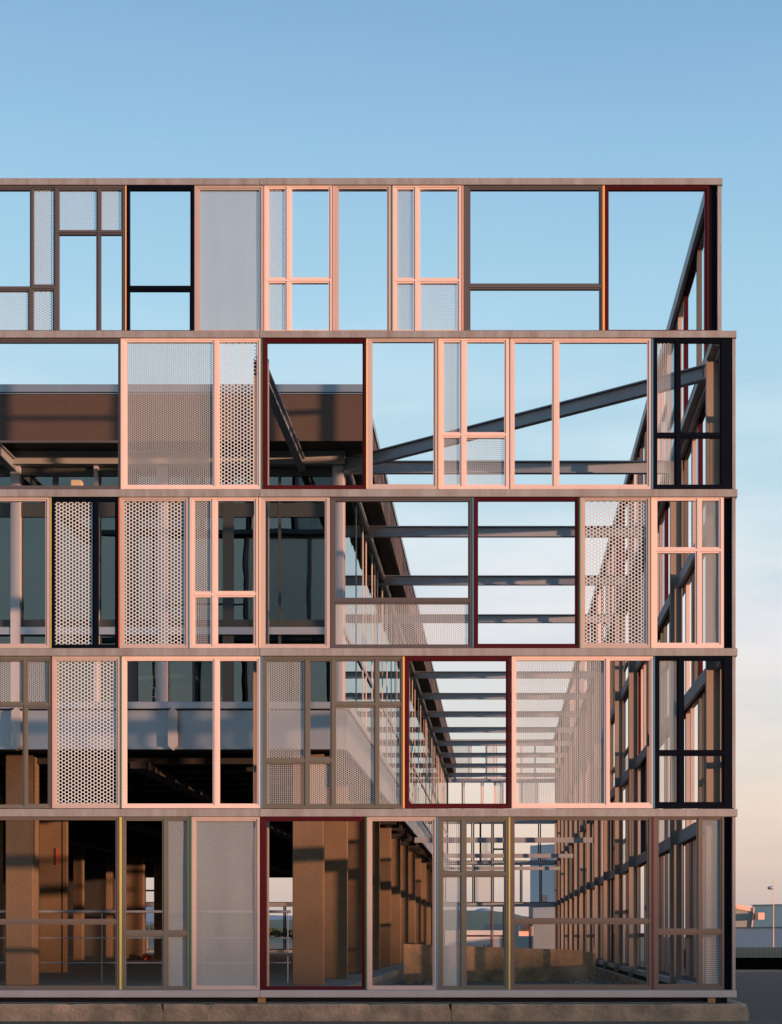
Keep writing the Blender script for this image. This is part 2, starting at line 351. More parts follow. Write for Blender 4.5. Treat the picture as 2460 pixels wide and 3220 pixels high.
# long low shed with an open dark front
t = thing('shed', 'long low teal roofed shed with a dark open front beyond the car park', 'shed', (34, 100, -2.55))
def loc(mb, name, m, parent, **k):      # build in world space, parent under an unrotated empty
    o = put(mb, name, m, parent, **k); o.location = -parent.location; return o
a = MB(); a.box(10.4, 70, 97, 97.25, Z(3012,97), Z(2979,97)); loc(a, 'fascia', 'teal', t)
ribs = MB()
for k in range(110):
    x = 10.5+k*.17; ribs.box(x, x+.06, 96.985, 97, Z(3011,97), Z(2981,97))
loc(ribs, 'fascia_rib', 'teal', t, kind='stuff')
a = MB(); a.box(10.4, 70, 97.25, 109, Z(2984,97)-.12, Z(2984,97)); loc(a, 'roof', 'greywall', t)
a = MB(); a.box(10.4, 70, 108.6, 109, -2.55, Z(2984,97)-.13); loc(a, 'wall', 'core', t)
for k in range(7):
    a = MB(); a.box(12+k*8, 12.3+k*8, 97.3, 97.6, -2.55, Z(3012,97)); loc(a, 'post', 'core', t)
# white hall
t = thing('hall', 'long white hall behind the teal shed with a pale lit corner', 'building', (40, 141, -2.55))
a = MB(); rbox(a, X(2325,138)+4.4, 137.3, 8, 6, -2.55, Z(2919,138), math.radians(-50)); loc(a, 'wall', 'hallwall', t)
a = MB(); rbox(a, X(2325,138)+4.4, 137.3, 8.1, 6.1, Z(2919,138)+.002, Z(2919,138)+.08, math.radians(-50)); loc(a, 'roof_edge', 'greywall', t)
# box-like tower at the right edge
t = thing('tower_block', 'plain grey windowless block rising behind the white hall at the right edge', 'building', (52, 172, -2.55))
a = MB(); rbox(a, X(2401,172)+8.4, 178.0, 13, 11, -2.55, Z(2843,172), math.radians(-50)); loc(a, 'wall', 'towerwall', t)
a = MB(); rbox(a, X(2401,172)+8.4, 178.0, 13.2, 11.2, Z(2843,172)+.002, Z(2841,172), math.radians(-50)); loc(a, 'parapet', 'coping', t)
# grey gabled box; salmon bars imitate its sunlit end faces
t = thing('gabled_house', 'grey gable building with salmon strips for sunlit edges beside the right end of the facade', 'building', (22, 165, -2.55))
Dg = 165; pts = [(2250,2860),(2315,2851),(2371,2861),(2364,2919),(2362,2960),(2250,2960)]
P = [(X(a_,Dg), Z(b_,Dg)) for a_, b_ in pts]
a = MB(); i0 = len(P)
a.v = [(x, Dg, z) for x, z in P] + [(x, Dg + 8, z) for x, z in P]
a.f = [tuple(range(6)), tuple(range(11, 5, -1))] + [(k, 6+k, 6+(k+1) % 6, (k+1) % 6) for k in range(6)]
loc(a, 'wall', 'gablewall', t)
e = MB()
def edge(p, q, w=.42):
    e.bar((p[0], Dg-.06, p[1]), (q[0], Dg-.06, q[1]), .1, w)
edge(P[0], P[1]); edge(P[1], P[2]); edge((P[2][0], P[2][1]+.2), P[3]); loc(e, 'sunlit_edge', 'littrim', t)
a = MB(); a.box(X(2372,Dg)+.1, X(2395,Dg), Dg-2, Dg+2, Z(2893,Dg), Z(2871,Dg)); loc(a, 'annex', 'littrim', t)
# street lamp
Dl = 128; t = thing('street_lamp', 'tall thin street lamp with a flat oval head at the right edge', 'lamp', (X(2433,Dl), Dl, -2.55))
a = MB(); a.tube((X(2433,Dl),Dl,-2.55), (X(2433,Dl),Dl,Z(2765,Dl)), .05, .025, 8); loc(a, 'pole', 'littrim', t)
a = MB(); cx, cz = X(2424.5,Dl), Z(2792.5,Dl)
for i in range(7):
    r0 = math.sin(math.pi*i/7)*.24+.004; r1 = math.sin(math.pi*(i+1)/7)*.24+.004; z0 = cz-math.cos(math.pi*i/7)*.13; z1 = cz-math.cos(math.pi*(i+1)/7)*.13
    a.tube((cx,Dl,z0), (cx,Dl,z1), r0, r1, 14)
a.tube((cx,Dl,cz+.05), (X(2433,Dl),Dl,cz+.16), .03, .03, 6); loc(a, 'lamp_head', 'lampwhite', t)
# industrial block seen through the screens
t = thing('factory_block', 'pale blue grey factory block with louvres seen through the rear screen', 'building', (9, 205, -2.55))
a = MB(); rbox(a, X(1672,200)+4.6, 205, 5, 8, -2.55, Z(2653,200), math.radians(-50)); loc(a, 'wall', 'whitewall', t)
for (x0,x1,y0,y1) in ((1703,1722,2700,2708),(1703,1722,2814,2842)):
    a = MB()
    for k in range(6 if y1-y0 > 10 else 2):
        zz = Z(y1 - 4.6*k, 190); a.box(X(x0,190), X(x1,190), 190, 190.1, zz, zz+.10)
    loc(a, 'louvre', 'core', t)
t = thing('low_building', 'low teal sided building with salmon ends standing for lit windows behind the rear screen', 'building', (1, 175, -2.55))
a = MB(); rbox(a, X(1700,175)+1, 180, 12, 7, -2.55, Z(2905,175), math.radians(-50)); loc(a, 'wall', 'greywall', t)
a = MB(); a.box(X(1632,172), X(1678,172), 172, 173.5, Z(2944,172), Z(2912,172)); loc(a, 'annex', 'littrim', t)  # salmon block stands for windows lit orange
a = MB(); a.box(X(1640,171.8), X(1665,171.8), 171.8, 171.99, Z(2928,171.8), Z(2910,171.8)); loc(a, 'opening', 'core', t)
wl = MB(); wl.box(X(1400,150), X(1600,150), 150, 150.4, -2.55, Z(2926,150)); put(wl, 'boundary_wall', 'whitewall', label='long pale boundary wall in front of the hills beyond the rear screen', category='wall')

def spiky(px, py, D, s, lab):
    mb = MB(); r = random.Random(int(px)); x, z = X(px, D), Z(py, D)
    for k in range(26):
        a_ = r.uniform(0, 2*math.pi); e_ = r.uniform(.35, 1.35); ln = s*r.uniform(.7, 1.1)
        d = Vector((math.cos(a_)*math.cos(e_), math.sin(a_)*math.cos(e_), math.sin(e_))); sd_ = Vector((-math.sin(a_), math.cos(a_), 0))*.03*s
        b0 = Vector((x, D, z)); m1 = b0+d*ln*.6; tp = b0+d*ln-Vector((0,0,.12*ln)); i = len(mb.v)
        mb.v += [tuple(b0-sd_), tuple(b0+sd_), tuple(m1+sd_*.8), tuple(m1-sd_*.8), tuple(tp)]; mb.f += [(i,i+1,i+2,i+3), (i+3,i+2,i+4)]
    put(mb, 'spiky_plant', 'leaf', label=lab, category='plant', group='spiky plants behind the concrete wall')
spiky(1484, 2990, 100, .62, 'left spiky plant behind the low concrete wall in the courtyard')
spiky(1531, 2990, 100, .62, 'right spiky plant behind the low concrete wall in the courtyard')
def bush(px, pyb, D, w, h, name, lab, n=700, seed=1):
    mb = MB(); r = random.Random(seed); x0 = X(px, D); z0 = Z(pyb, D)
    cl = [(r.uniform(-w/2, w/2), r.uniform(-w/3, w/3), r.uniform(.15, .65)*h, r.uniform(.25, .45)*h) for _ in range(22)]
    for _ in range(n):
        c = r.choice(cl); d = Vector((r.gauss(0,1), r.gauss(0,1), r.gauss(0,.8))).normalized()*c[3]*r.uniform(.6, 1.05)
        p = Vector((x0+c[0], D+c[1], z0+c[2]))+d; q = Vector((r.uniform(-1,1), r.uniform(-1,1), r.uniform(-1,1))).normalized(); u = q.orthogonal().normalized()*w*.014; v = q.cross(u)
        mb.quad(tuple(p-u-v), tuple(p+u-v), tuple(p+u+v), tuple(p-u+v))
    t = thing(name, lab, 'bush', (x0, D, z0))
    o = put(mb, 'foliage', 'bush', t, kind='stuff'); o.location = -t.location
    a = MB(); a.tube((x0,D,-2.6), (x0,D,z0+h*.6), .12, .06); loc(a, 'trunk', 'wood', t)
bush(905, 2945, 190, 8, 1.1, 'bush', 'dark bushes seen between pillars through the open ground floor', 3500, 5)
bush(462, 2940, 190, 5, 1.6, 'bush', 'small dark bush in the narrow gap at the far left of the ground floor', 500, 6)

# ------------------------------------------------------------------ front screen wall
ROWS = [(583,1040),(1064,1538),(1564,2038),(2064,2542),(2569,3113)]     # row5 .. row1 (source y)
front = thing('screen_wall', 'front screen wall of mixed window frames and perforated sheets in five tiers', 'facade', (0, D0, 0))
def zr(py): return Z(py)
R5, R4, R3, R2, R1 = ROWS
FR = [
 # row, x0, x1, colour, openings (xa, xb, ya, yb, sheet)
 (R5,-140,178,'G',[(-124,93,602,899,''),(-124,87,919,1037,'Q'),(108,168,600,893,'M'),(107,165,917,1037,'R')]),
 (R5,178,394,'G',[(188,302,602,722,'Q'),(320,381,602,722,'M'),(188,302,742,1037,''),(319,382,742,1037,'')]),
 (R5,398,612,'N',[(410,598,602,897,''),(410,596,919,1037,'')]),
 (R5,612,829,'D',[(630,815,602,1036,'X')]),
 (R5,831,1047,'S',[(847,896,599,871,'M'),(919,1034,599,871,''),(846,896,894,1036,'M'),(918,1033,894,1036,'')]),
 (R5,1051,1232,'D',[(1066,1217,599,1036,'')]),
 (R5,1235,1454,'S',[(1250,1300,600,872,'F'),(1322,1438,600,872,''),(1250,1300,895,1036,'F'),(1323,1438,895,1036,'Q')]),
 (R5,1458,1895,'G',[(1480,1883,601,890,''),(1480,1884,914,1037,'')]),
 (R5,1903,2231,'M',[(1915,2216,602,1036,'')]),
 (R4,-60,380,'G',[(-44,371,1081,1384,''),(-44,371,1395,1526,'')]),
 (R4,380,822,'S',[(401,669,1080,1524,'M'),(692,809,1080,1523,'L')]),
 (R4,826,1152,'M',[(842,1140,1081,1525,'')]),
 (R4,1156,1378,'D',[(1172,1363,1079,1522,'')]),
 (R4,1381,1602,'S',[(1396,1446,1080,1358,'F'),(1469,1586,1080,1358,''),(1396,1446,1380,1523,'M'),(1468,1586,1380,1523,'Q')]),
 (R4,1605,2050,'S',[(1619,1736,1081,1523,''),(1760,2035,1081,1523,'')]),
 (R4,2055,2300,'N',[(2068,2120,1081,1359,'M'),(2142,2262,1081,1359,''),(2068,2120,1380,1523,'M'),(2142,2262,1380,1523,'')]),
 (R3,-60,159,'D',[(-44,142,1579,2024,'')]),
 (R3,162,373,'N',[(174,290,1580,2026,'L'),(311,361,1580,2026,'')]),
 (R3,377,594,'D',[(393,580,1579,2025,'L')]),
 (R3,597,814,'S',[(613,662,1578,1859,'M'),(686,800,1578,1858,''),(615,662,1881,2025,'Q'),(686,800,1880,2024,'')]),
 (R3,820,1038,'D',[(835,1022,1578,2025,'')]),
 (R3,1040,1486,'G',[(1056,1472,1579,1879,''),(1056,1472,1901,2026,'M')]),
 (R3,1490,1821,'M',[(1504,1808,1578,2024,'')]),
 (R3,1826,2048,'D',[(1841,2032,1577,2022,'L')]),
 (R3,2052,2277,'S',[(2068,2186,1577,1720,''),(2208,2260,1577,1720,'F'),(2068,2186,1742,2021,''),(2208,2260,1742,2021,'F')]),
 (R2,-60,161,'O',[(-44,68,2081,2206,'M'),(90,148,2081,2206,'M'),(-44,71,2224,2530,''),(88,150,2226,2528,'')]),
 (R2,164,379,'D',[(181,365,2080,2526,'L')]),
 (R2,383,821,'S',[(400,669,2080,2527,''),(692,808,2080,2527,'')]),
 (R2,826,1267,'O',[(840,955,2081,2383,'M'),(976,1038,2081,2380,''),(840,955,2403,2528,'Q'),(976,1037,2403,2528,'M'),
                   (1058,1175,2080,2205,''),(1194,1257,2080,2205,''),(1058,1175,2226,2528,'M'),(1194,1256,2226,2528,'M')]),
 (R2,1273,1606,'M',[(1287,1591,2080,2527,'')]),
 (R2,1610,2056,'S',[(1624,1900,2079,2526,'M'),(1919,2043,2079,2524,'')]),
 (R2,2060,2304,'N',[(2075,2128,2079,2358,'F'),(2153,2270,2079,2358,''),(2075,2128,2378,2522,'M'),(2153,2270,2378,2522,'')]),
 (R1,-200,376,'B',[(-184,363,2580,2890,''),(-184,363,2908,3100,'')]),
 (R1,383,598,'O',[(397,510,2582,2925,''),(532,584,2582,2925,'X'),(397,509,2946,3101,''),(532,583,2946,3101,'X')]),
 (R1,603,817,'D',[(618,804,2583,3100,'X')]),
 (R1,820,1150,'M',[(838,1138,2583,3102,'')]),
 (R1,1155,1374,'D',[(1171,1361,2583,3100,'')]),
 (R1,1378,1600,'O',[(1394,1446,2584,2738,'Q'),(1468,1585,2586,2738,''),(1394,1446,2759,3100,'X'),(1468,1585,2759,3100,'')]),
 (R1,1605,2052,'B',[(1619,2036,2580,2887,''),(1619,2036,2907,3097,'')]),
 (R1,2057,2278,'B',[(2072,2190,2579,2920,''),(2211,2264,2579,2920,'F'),(2072,2190,2940,3095,''),(2210,2264,2940,3095,'Q')]),
]
for (row, x0, x1, col, ops) in FR:
    y0, y1 = row; w = (x1-x0)/PPM; h = (y1-y0)/PPM; oo = []
    for xa, xb, ya, yb, k in ops:
        ya2 = ya - (DEP)*(HY-ya)/D0*PPM/PPM*PPM/100*0 - DEP*(HY-ya)/F*PPM*.92      # the underside of the rail above shows too
        sh = DEP*(HX-xa)/F*PPM*.9 if xa < HX else 0
        shr = DEP*(xb-HX)/F*PPM*.9 if xb > HX else 0
        oo.append(((xa-sh-x0)/PPM, (xb+shr-x0)/PPM, (y1-yb)/PPM, (y1-ya2)/PPM, k))
    panel(front, X(x0), Z(y1), w, h, oo, col)
# painted edges between neighbouring frames
for (row, xa, xb, c) in [(R5,394,398,'orange'),(R5,1047,1051,'salmon'),(R5,1232,1235,'green'),(R5,1454,1458,'salmon'),(R5,1895.5,1902.5,'orange'),(R5,829,831,'black'),
      (R4,822,826,'green'),(R4,1152,1156,'straw'),(R4,1378,1381,'orange'),(R4,1602,1605,'black'),(R4,2050,2055,'blue'),
      (R3,159,162,'yellow'),(R3,373,377,'vermilion'),(R3,594,597,'blue'),(R3,815,820,'straw'),(R3,1486,1490,'blue'),(R3,1821,1826,'green'),(R3,2048,2052,'straw'),(R3,1038,1040,'black'),
      (R2,161,164,'red'),(R2,379,383,'green'),(R2,821,826,'blue'),(R2,1267,1273,'orange'),(R2,1606,1610,'black'),(R2,2056,2060,'blue'),
      (R1,376,383,'yellow'),(R1,598,603,'green'),(R1,817,820,'black'),(R1,1150,1155,'green'),(R1,1374,1378,'blue'),(R1,1600,1605,'yellow'),(R1,2052,2057,'red')]:
    dp = -.012 if c not in ('black',) else .03
    a = MB(); a.box(X(xa)+.001, X(xb)-.001, dp, DEP-.01, Z(row[1])+.004, Z(row[0])-.004)
    o = put(a, 'edge_strip', c, front)
    if c != 'black': o['label'] = c + ' painted edge strip'
# floor edge channels
SL = [(562,582.5),(1041.5,1063),(1540,1563),(2039.5,2063),(2544.5,2568)]
for k, (ya, yb) in enumerate(SL):
    xe = 2272 if k == 0 else (2316 if k == 1 else 2319)
    for xa, xb in ((-420, 817.3), (818.7, xe)):
        a = MB(); z0, z1 = Z(yb), Z(ya); dy = .005 if xa < 0 else 0
        a.box(X(xa), X(xb), -.04+dy, -.03+dy, z0, z1); a.box(X(xa), X(xb), -.03+dy, .30, z1-.02, z1-.001); a.box(X(xa), X(xb), -.03+dy, .30, z0+.001, z0+.014)
        a.box(X(xa)+.02, X(xb)-.02, .12, .30, z0+.02, z1-.03)
        put(a, 'floor_edge', 'galv', front)
for xa, xb in ((-420, 817.3), (818.7, 2316)):
    a = MB(); a.box(X(xa), X(xb), -.05, .30, Z(3137), Z(3114.5)); put(a, 'sill_channel', 'galvlight', front, bevel=.008)
a = MB(); a.box(X(-420), X(2270), .05, .28, Z(3152), Z(3138)); put(a, 'base_rail', 'black', front)
# corner posts
a = MB(); a.box(X(2232), X(2256.5), .07, .16, Z(1040), Z(583.5)); put(a, 'corner_post', 'N', front)
a = MB(); a.box(X(2257.5), X(2270), .0, .10, Z(1040), Z(583.5)); put(a, 'corner_angle', 'galv', front)
for (ya, yb) in ROWS[1:]:
    a = MB(); a.box(X(2279), X(2301.5), .105, .17, Z(yb)+.003, Z(ya)-.003); put(a, 'corner_post', 'N', front)
    a = MB(); a.box(X(2304), X(2314), .0, .13, Z(yb)+.003, Z(ya)-.003); put(a, 'corner_angle', 'galv', front)

# ------------------------------------------------------------------ side and rear screen walls
H5 = [(Z(b), Z(a)) for a, b in ROWS]     # (z0, z1)
def template(w, h, kind):
    b = .095; m = .14; t_ = .13
    if kind == 'open': return [(b, w-b, b, h-b, '')]
    if kind in ('L', 'M', 'F'): return [(b, w-b, b, h-b, kind)]
    if kind == 'low': return [(b, w-b, b, h*.32-t_/2, ''), (b, w-b, h*.32+t_/2, h-b, '')]
    if kind == 'lowM': return [(b, w-b, b, h*.32-t_/2, 'M'), (b, w-b, h*.32+t_/2, h-b, '')]
    if kind == 'quad': c = w*.36; return [(b, c-m/2, b, h*.32-t_/2, 'M'), (c+m/2, w-b, b, h*.32-t_/2, ''), (b, c-m/2, h*.32+t_/2, h-b, 'M'), (c+m/2, w-b, h*.32+t_/2, h-b, '')]
    if kind == 'quadR': return [(w-q[1], w-q[0], q[2], q[3], q[4]) for q in template(w, h, 'quad')]
    if kind == 'two': c = w*.62; return [(b, c-m/2, b, h-b, ''), (c+m/2, w-b, b, h-b, '')]
    if kind == 'twoM': c = w*.62; return [(b, c-m/2, b, h-b, 'M'), (c+m/2, w-b, b, h-b, '')]
    if kind == 'six': c = w*.62; return [(b, c-m/2, b, h*.55, 'M'), (c+m/2, w-b, b, h*.55, ''), (b, c-m/2, h*.55+t_, h-b, ''), (c+m/2, w-b, h*.55+t_, h-b, '')]
def fill_wall(wall, length, seed, wsets, joint=.03, upto=None):
    r = random.Random(seed)
    for ri, (z0, z1) in enumerate(H5):
        u = .32 if ri == 0 else .0; h = z1-z0; u += .14
        dy = .30 if ri == 0 and wall is side else 0
        while u < length-.3:
            wide = r.random() < .45; w = 2.74 if wide else 1.35
            if u+w > length-.05:
                if length-u < .6: break
                w = round(length-u-.05, 2); kind = 'open'
            else: kind = r.choice(['two','twoM','low','lowM','open','six'] if wide else ['open','open','L','M','quad','quadR','open'])
            if wall is side and ri == 4 and u < 2: w, kind = (1.35, 'quadR') if u < 1 else (2.74, 'open')
            col = r.choice('SDDGGONMBO' if ri < 4 else 'BOGDMBN')
            if wall is side and ri == 4 and u < 13: col = 'BG'[int(u*3) % 2]
            panel(wall, u, z0, w, h, template(w, h, kind), col, dy, key=(w, round(h, 3), kind, col), label=False)
            u += w+joint
side = thing('screen_wall', 'right side screen wall running back from the front corner seen from inside the court', 'facade', (X(2313), D0, 0), math.pi/2)
SIDE_LEN = 136.5-D0
fill_wall(side, SIDE_LEN, 11, None)
for k, (ya, yb) in enumerate(SL):
    dy = .26 if k == 0 else -.02; dd = .42 if k == 1 else .0
    for s in range(8):
        u0 = .45+s*12.55; u1 = min(u0+12.53, SIDE_LEN)
        a = MB(); a.box(u0, u1, dy, dy+.20+(.23 if k == 1 else 0), Z(yb), Z(ya)); put(a, 'floor_edge', 'galv', side)
        a = MB(); a.box(u0, u1, dy+.203, dy+.27, Z(yb)-.09, Z(yb)-.002 if k == 1 else Z(ya)+.06); put(a, 'edge_beam', 'steel', side)
a = MB(); a.box(.45, SIDE_LEN, -.02, .3, Z(3137), Z(3114.5)); put(a, 'sill_channel', 'galv', side)
a = MB(); a.box(.45, SIDE_LEN, .1, .32, Z(3160), Z(3138)); put(a, 'base_rail', 'black', side)

rear = thing('screen_wall', 'far rear screen wall closing the long court behind the steel portals', 'facade', (X(2313), 136.5, 0), math.pi)
def RX(px): return X(2313) - X(px, 136.5)       # u along the rear wall of a pixel column
RS = {0: [(1752,1640,'S','two'),(1640,1560,'D','open'),(1558,1480,'S','quad'),(1478,1412,'D','F'),(1410,1330,'N','two')],
      1: [(1752,1690,'N','open'),(1688,1640,'G','F'),(1638,1580,'S','open'),(1578,1518,'S','quad'),(1516,1458,'D','open'),(1456,1400,'M','open'),(1398,1330,'S','two')],
      2: [(1752,1698,'N','open'),(1696,1588,'N','open'),(1586,1550,'N','low'),(1549,1488,'N','six'),(1486,1400,'N','open'),(1398,1330,'G','two')],
      3: [(1752,1701,'N','open'),(1700,1640,'N','open'),(1639,1603,'N','open'),(1602,1550,'M','open'),(1549,1490,'N','F'),(1489,1400,'N','open'),(1398,1330,'D','two')],
      4: [(1752,1668,'G','F'),(1667,1586,'G','open'),(1585,1548,'B','lowM'),(1547,1440,'M','low'),(1438,1330,'B','two')]}
for ri, lst in RS.items():
    z0, z1 = H5[ri]
    for xa, xb, col, kind in lst:
        w = round(RX(xb)-RX(xa), 2)
        if kind == 'open' and w > 1.2:
            b = .09; ops = [(b, w-b, b, z1-z0-b, '')]
        else: ops = template(w, z1-z0, kind)
        if kind == 'F': ops = [(q[0], q[1], q[2], q[3], 'M') for q in ops]
        panel(rear, RX(xa), z0, w, z1-z0, ops, col, label=False)
r = random.Random(5)
for ri in (3, 4):
    u = RX(1328); z0, z1 = H5[ri]
    while u < 44:
        w = r.choice([1.35, 2.74, 2.1]); col = r.choice('NMGBN'); kind = r.choice(['open', 'low', 'two'])
        panel(rear, u, z0, w, z1-z0, template(w, z1-z0, kind), col, key=(w, round(z1-z0, 3), kind, col), label=False); u += w+.03
for k, (ya, yb) in enumerate(SL+[(3114.5,3137)]):
    a = MB(); a.box(.32 if k == 0 else 0, 44, -.02, .20, Z(yb), Z(ya)); put(a, 'floor_edge', 'galv', rear)
    a = MB(); a.box(.32 if k == 0 else 0, 44, .203, .27, Z(yb)-.07, Z(ya)+.04); put(a, 'edge_beam', 'steel', rear)

# ------------------------------------------------------------------ steel portal frame
frame = thing('steel_frame', 'grey steel columns and cross beams spanning the long court beside the glass building', 'steel frame', (4.35, 36.5, 0))
def loc2(mb, name, m='steel', **k):
    o = put(mb, name, m, frame, **k); o.location = -frame.location; return o
S7 = 7.0; ztop = EYE+11.65
def hcol(x, y, z1):
    a = MB(); w = .30; a.box(x-w/2, x-w/2+.022, y-.09, y+.09, 0, z1); a.box(x+w/2-.022, x+w/2, y-.09, y+.09, 0, z1); a.box(x-w/2+.022, x+w/2-.022, y-.008, y+.008, 0, z1)
    loc2(a, 'column', 'column')
def ibeam(p, q, h=.30, w=.17):
    p = Vector(p); q = Vector(q); a = MB()
    for dz, ww, hh in ((h/2-.012, w, .024), (-h/2+.012, w, .024), (0, .016, h-.05)):
        a.bar(p+Vector((0,0,dz)), q+Vector((0,0,dz)), ww, hh)
    d = (q-p).normalized(); s = d.cross(Vector((0,0,1)))
    o = loc2(a, 'beam')
    for e_ in (p+d*.06, q-d*.06): b = MB(); b.bar(e_-Vector((0,0,h/2-.026)), e_+Vector((0,0,h/2-.026)), .15, .02); put(b, 'end_plate', 'steel', o)
for n_ in range(0, 15):
    y = 36.45 if n_ == 0 else 37.1+S7*n_
    hcol(4.35, y, ztop+.02)
    if n_ and y < 132: ibeam((-3.9, y, ztop-.15), (4.2, y, ztop-.15))
hcol(-4.81, 36.4, ztop+.02)
ibeam((-3.85, 44.0, ztop-.15), (4.28, 36.7, ztop-.13), .30)        # diagonal to the outer corner
for xx in (-4.80, -11.85): ibeam((xx, 36.1, ztop-.14), (xx, 43.9, ztop-.15))
for n_, zz in ((6, 4.35), (9, 4.6), (12, 4.7)):
    y = 37.1+S7*n_ ; a = MB(); a.box(-3.7, 4.2, y-.05, y+.05, EYE+zz-.23, EYE+zz); loc2(a, 'tie_beam')

# ------------------------------------------------------------------ glass building
bld = thing('building', 'long glass building on concrete pillars with a brown parapet inside the screen walls', 'building', (-8, 44, 0))
def lb(mb, name, m, **k):
    o = put(mb, name, m, bld, **k); o.location = -bld.location; return o
BY = 44.1; BX = -3.80; XL = -34; YB = 133.5; e0 = EYE
a = MB(); a.box(XL, -3.62, 43.35, YB, 0, e0-1.2); lb(a, 'floor_slab', 'floor', bevel=.03)
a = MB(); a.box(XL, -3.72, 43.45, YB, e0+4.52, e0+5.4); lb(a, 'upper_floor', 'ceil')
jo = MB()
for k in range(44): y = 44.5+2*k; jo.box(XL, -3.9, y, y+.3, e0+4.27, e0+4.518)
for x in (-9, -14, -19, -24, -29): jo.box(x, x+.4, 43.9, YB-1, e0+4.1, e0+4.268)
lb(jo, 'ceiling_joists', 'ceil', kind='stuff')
# aluminium parapet band, front and side
a = MB(); a.box(XL, -3.73, 43.30, 43.36, e0+4.50, e0+5.44); a.box(XL, -3.73, 43.22, 43.44, e0+4.50, e0+4.56); lb(a, 'parapet_panel', 'alu')
a = MB(); a.box(XL, -3.66, 43.20, 43.44, e0+5.47, e0+5.64); lb(a, 'parapet_rail', 'alu', bevel=.015)
a = MB(); a.box(-3.725, -3.66, 43.45, YB, e0+4.50, e0+5.44); lb(a, 'parapet_panel', 'alu')
a = MB(); a.box(-3.76, -3.60, 43.45, YB, e0+5.47, e0+5.64); lb(a, 'parapet_rail', 'alu')
for px in (53, 545):
    x = X(px, 43.2); w = .11; h0, h1 = e0+4.47, e0+5.50
    a = MB(); a.prism([(x-w,h0+.1),(x,h0),(x+w,h0+.1),(x+w,h1-.1),(x,h1),(x-w,h1-.1)], 43.10, 43.28); lb(a, 'bracket_plate', 'galvlight')
# front glazing
z_lv = [(e0+5.45, e0+7.36), (e0+7.58, e0+11.50)]
mx_ = [(X(54,BY), .22), (X(307,BY), .10), (X(514,BY), .23), (-3.93, .26), (X(-330,BY), .2), (X(-700,BY), .2)]
for x, w in mx_:
    a = MB(); a.box(x-w/2, x+w/2, BY-.20, BY+.02, e0+5.45, e0+11.5); lb(a, 'window_post', 'mull')
for px, w in ((175,.12),(418,.24),(718,.26),(610,.06),(880,.06)):
    x = X(px, BY); a = MB(); a.box(x-w/2, x+w/2, BY-.06, BY+.03, e0+5.45, e0+11.5); lb(a, 'window_bar', 'darkframe')
a = MB(); a.box(XL, -3.80, BY-.17, BY+.01, e0+7.38, e0+7.56); lb(a, 'transom', 'alu')
for z0_, z1_ in ((7.57,7.76),(10.28,10.62),(11.28,11.5)):
    a = MB(); a.box(XL, -3.83, BY-.05, BY+.02, e0+z0_, e0+z1_); lb(a, 'transom', 'darkframe')
xs_ = sorted([x for x, _ in mx_ if x > XL])
for x0_, x1_ in zip([XL]+xs_[:-1], xs_):
    for z0_, z1_ in ((5.45,7.36),(7.77,10.27),(10.63,11.27)):
        a = MB(); a.box(x0_+.05, x1_-.05, BY+.0, BY+.012, e0+z0_, e0+z1_); lb(a, 'window_pane', 'glass')
a = MB(); a.box(XL, -3.75, 43.80, 44.05, e0+11.50, e0+11.82); a.box(XL, -3.75, 43.74, 43.8, e0+11.50, e0+11.53); a.box(XL, -3.75, 43.74, 43.8, e0+11.79, e0+11.82); lb(a, 'eaves_beam', 'eaves')
# door pull seen on the glass
a = MB(); hz = Z(2162,BY-.3); x0_, x1_ = X(466,BY-.3), X(490,BY-.3)
a.box(x0_, x1_, BY-.3, BY-.28, hz-.015, hz); a.box(x1_-.02, x1_, BY-.3, BY-.28, hz-.22, hz); a.box(x0_+.02, x1_, BY-.3, BY-.28, hz-.23, hz-.215); lb(a, 'door_pull', 'mull')
a = MB(); a.box(X(227,BY-.5), X(257,BY-.5), BY-.6, BY-.3, Z(1540,BY-.5), Z(1512,BY-.5)); lb(a, 'junction_box', 'cream')
# side glazing
y = BY+.2; r = random.Random(9); ys_ = []
while y < YB-2:
    w = r.choice([.05, .05, .09]); a = MB(); a.box(BX-.02, BX+.016, y-w/2, y+w/2, e0+5.6, e0+11.5); lb(a, 'window_post', 'S'); ys_.append(y); y += r.choice([1.2, 2.4, 3.6, 2.4])  # brighter white paints these side posts as sunlit
for y0_, y1_ in zip(ys_[:-1], ys_[1:]):
    for z0_, z1_ in ((5.45,7.36),(7.58,11.45)):
        a = MB(); a.box(BX-.012, BX, y0_+.04, y1_-.04, e0+z0_, e0+z1_); lb(a, 'window_pane', 'mirrorglass')
a = MB(); a.box(BX-.01, BX+.03, BY, YB, e0+7.44, e0+7.56); lb(a, 'transom', 'alu')
a = MB(); a.box(BX-.1, BX+.10, BY, YB, e0+11.46, e0+11.70); lb(a, 'eaves_beam', 'steel')
# inside of the upper storeys
a = MB(); a.box(XL, -8.4, 49.5, 50, e0+5.4, e0+11.6); a.box(-8.6, -8.4, 50, YB-1, e0+5.4, e0+11.6); lb(a, 'partition', 'greywall')
a = MB(); a.box(XL, -3.95, 44.6, YB, e0+5.401, e0+5.46); lb(a, 'upper_floor_finish', 'floor')
for x in (X(950,45.5), -11.7):
    a = MB(); a.box(x-.2, x+.2, 45.5, 45.9, e0+5.46, e0+11.6); lb(a, 'upper_column', 'conc')
a = MB(); a.box(XL, -3.75, YB, YB+.2, e0+4.5, e0+11.7); lb(a, 'rear_wall', 'greywall')
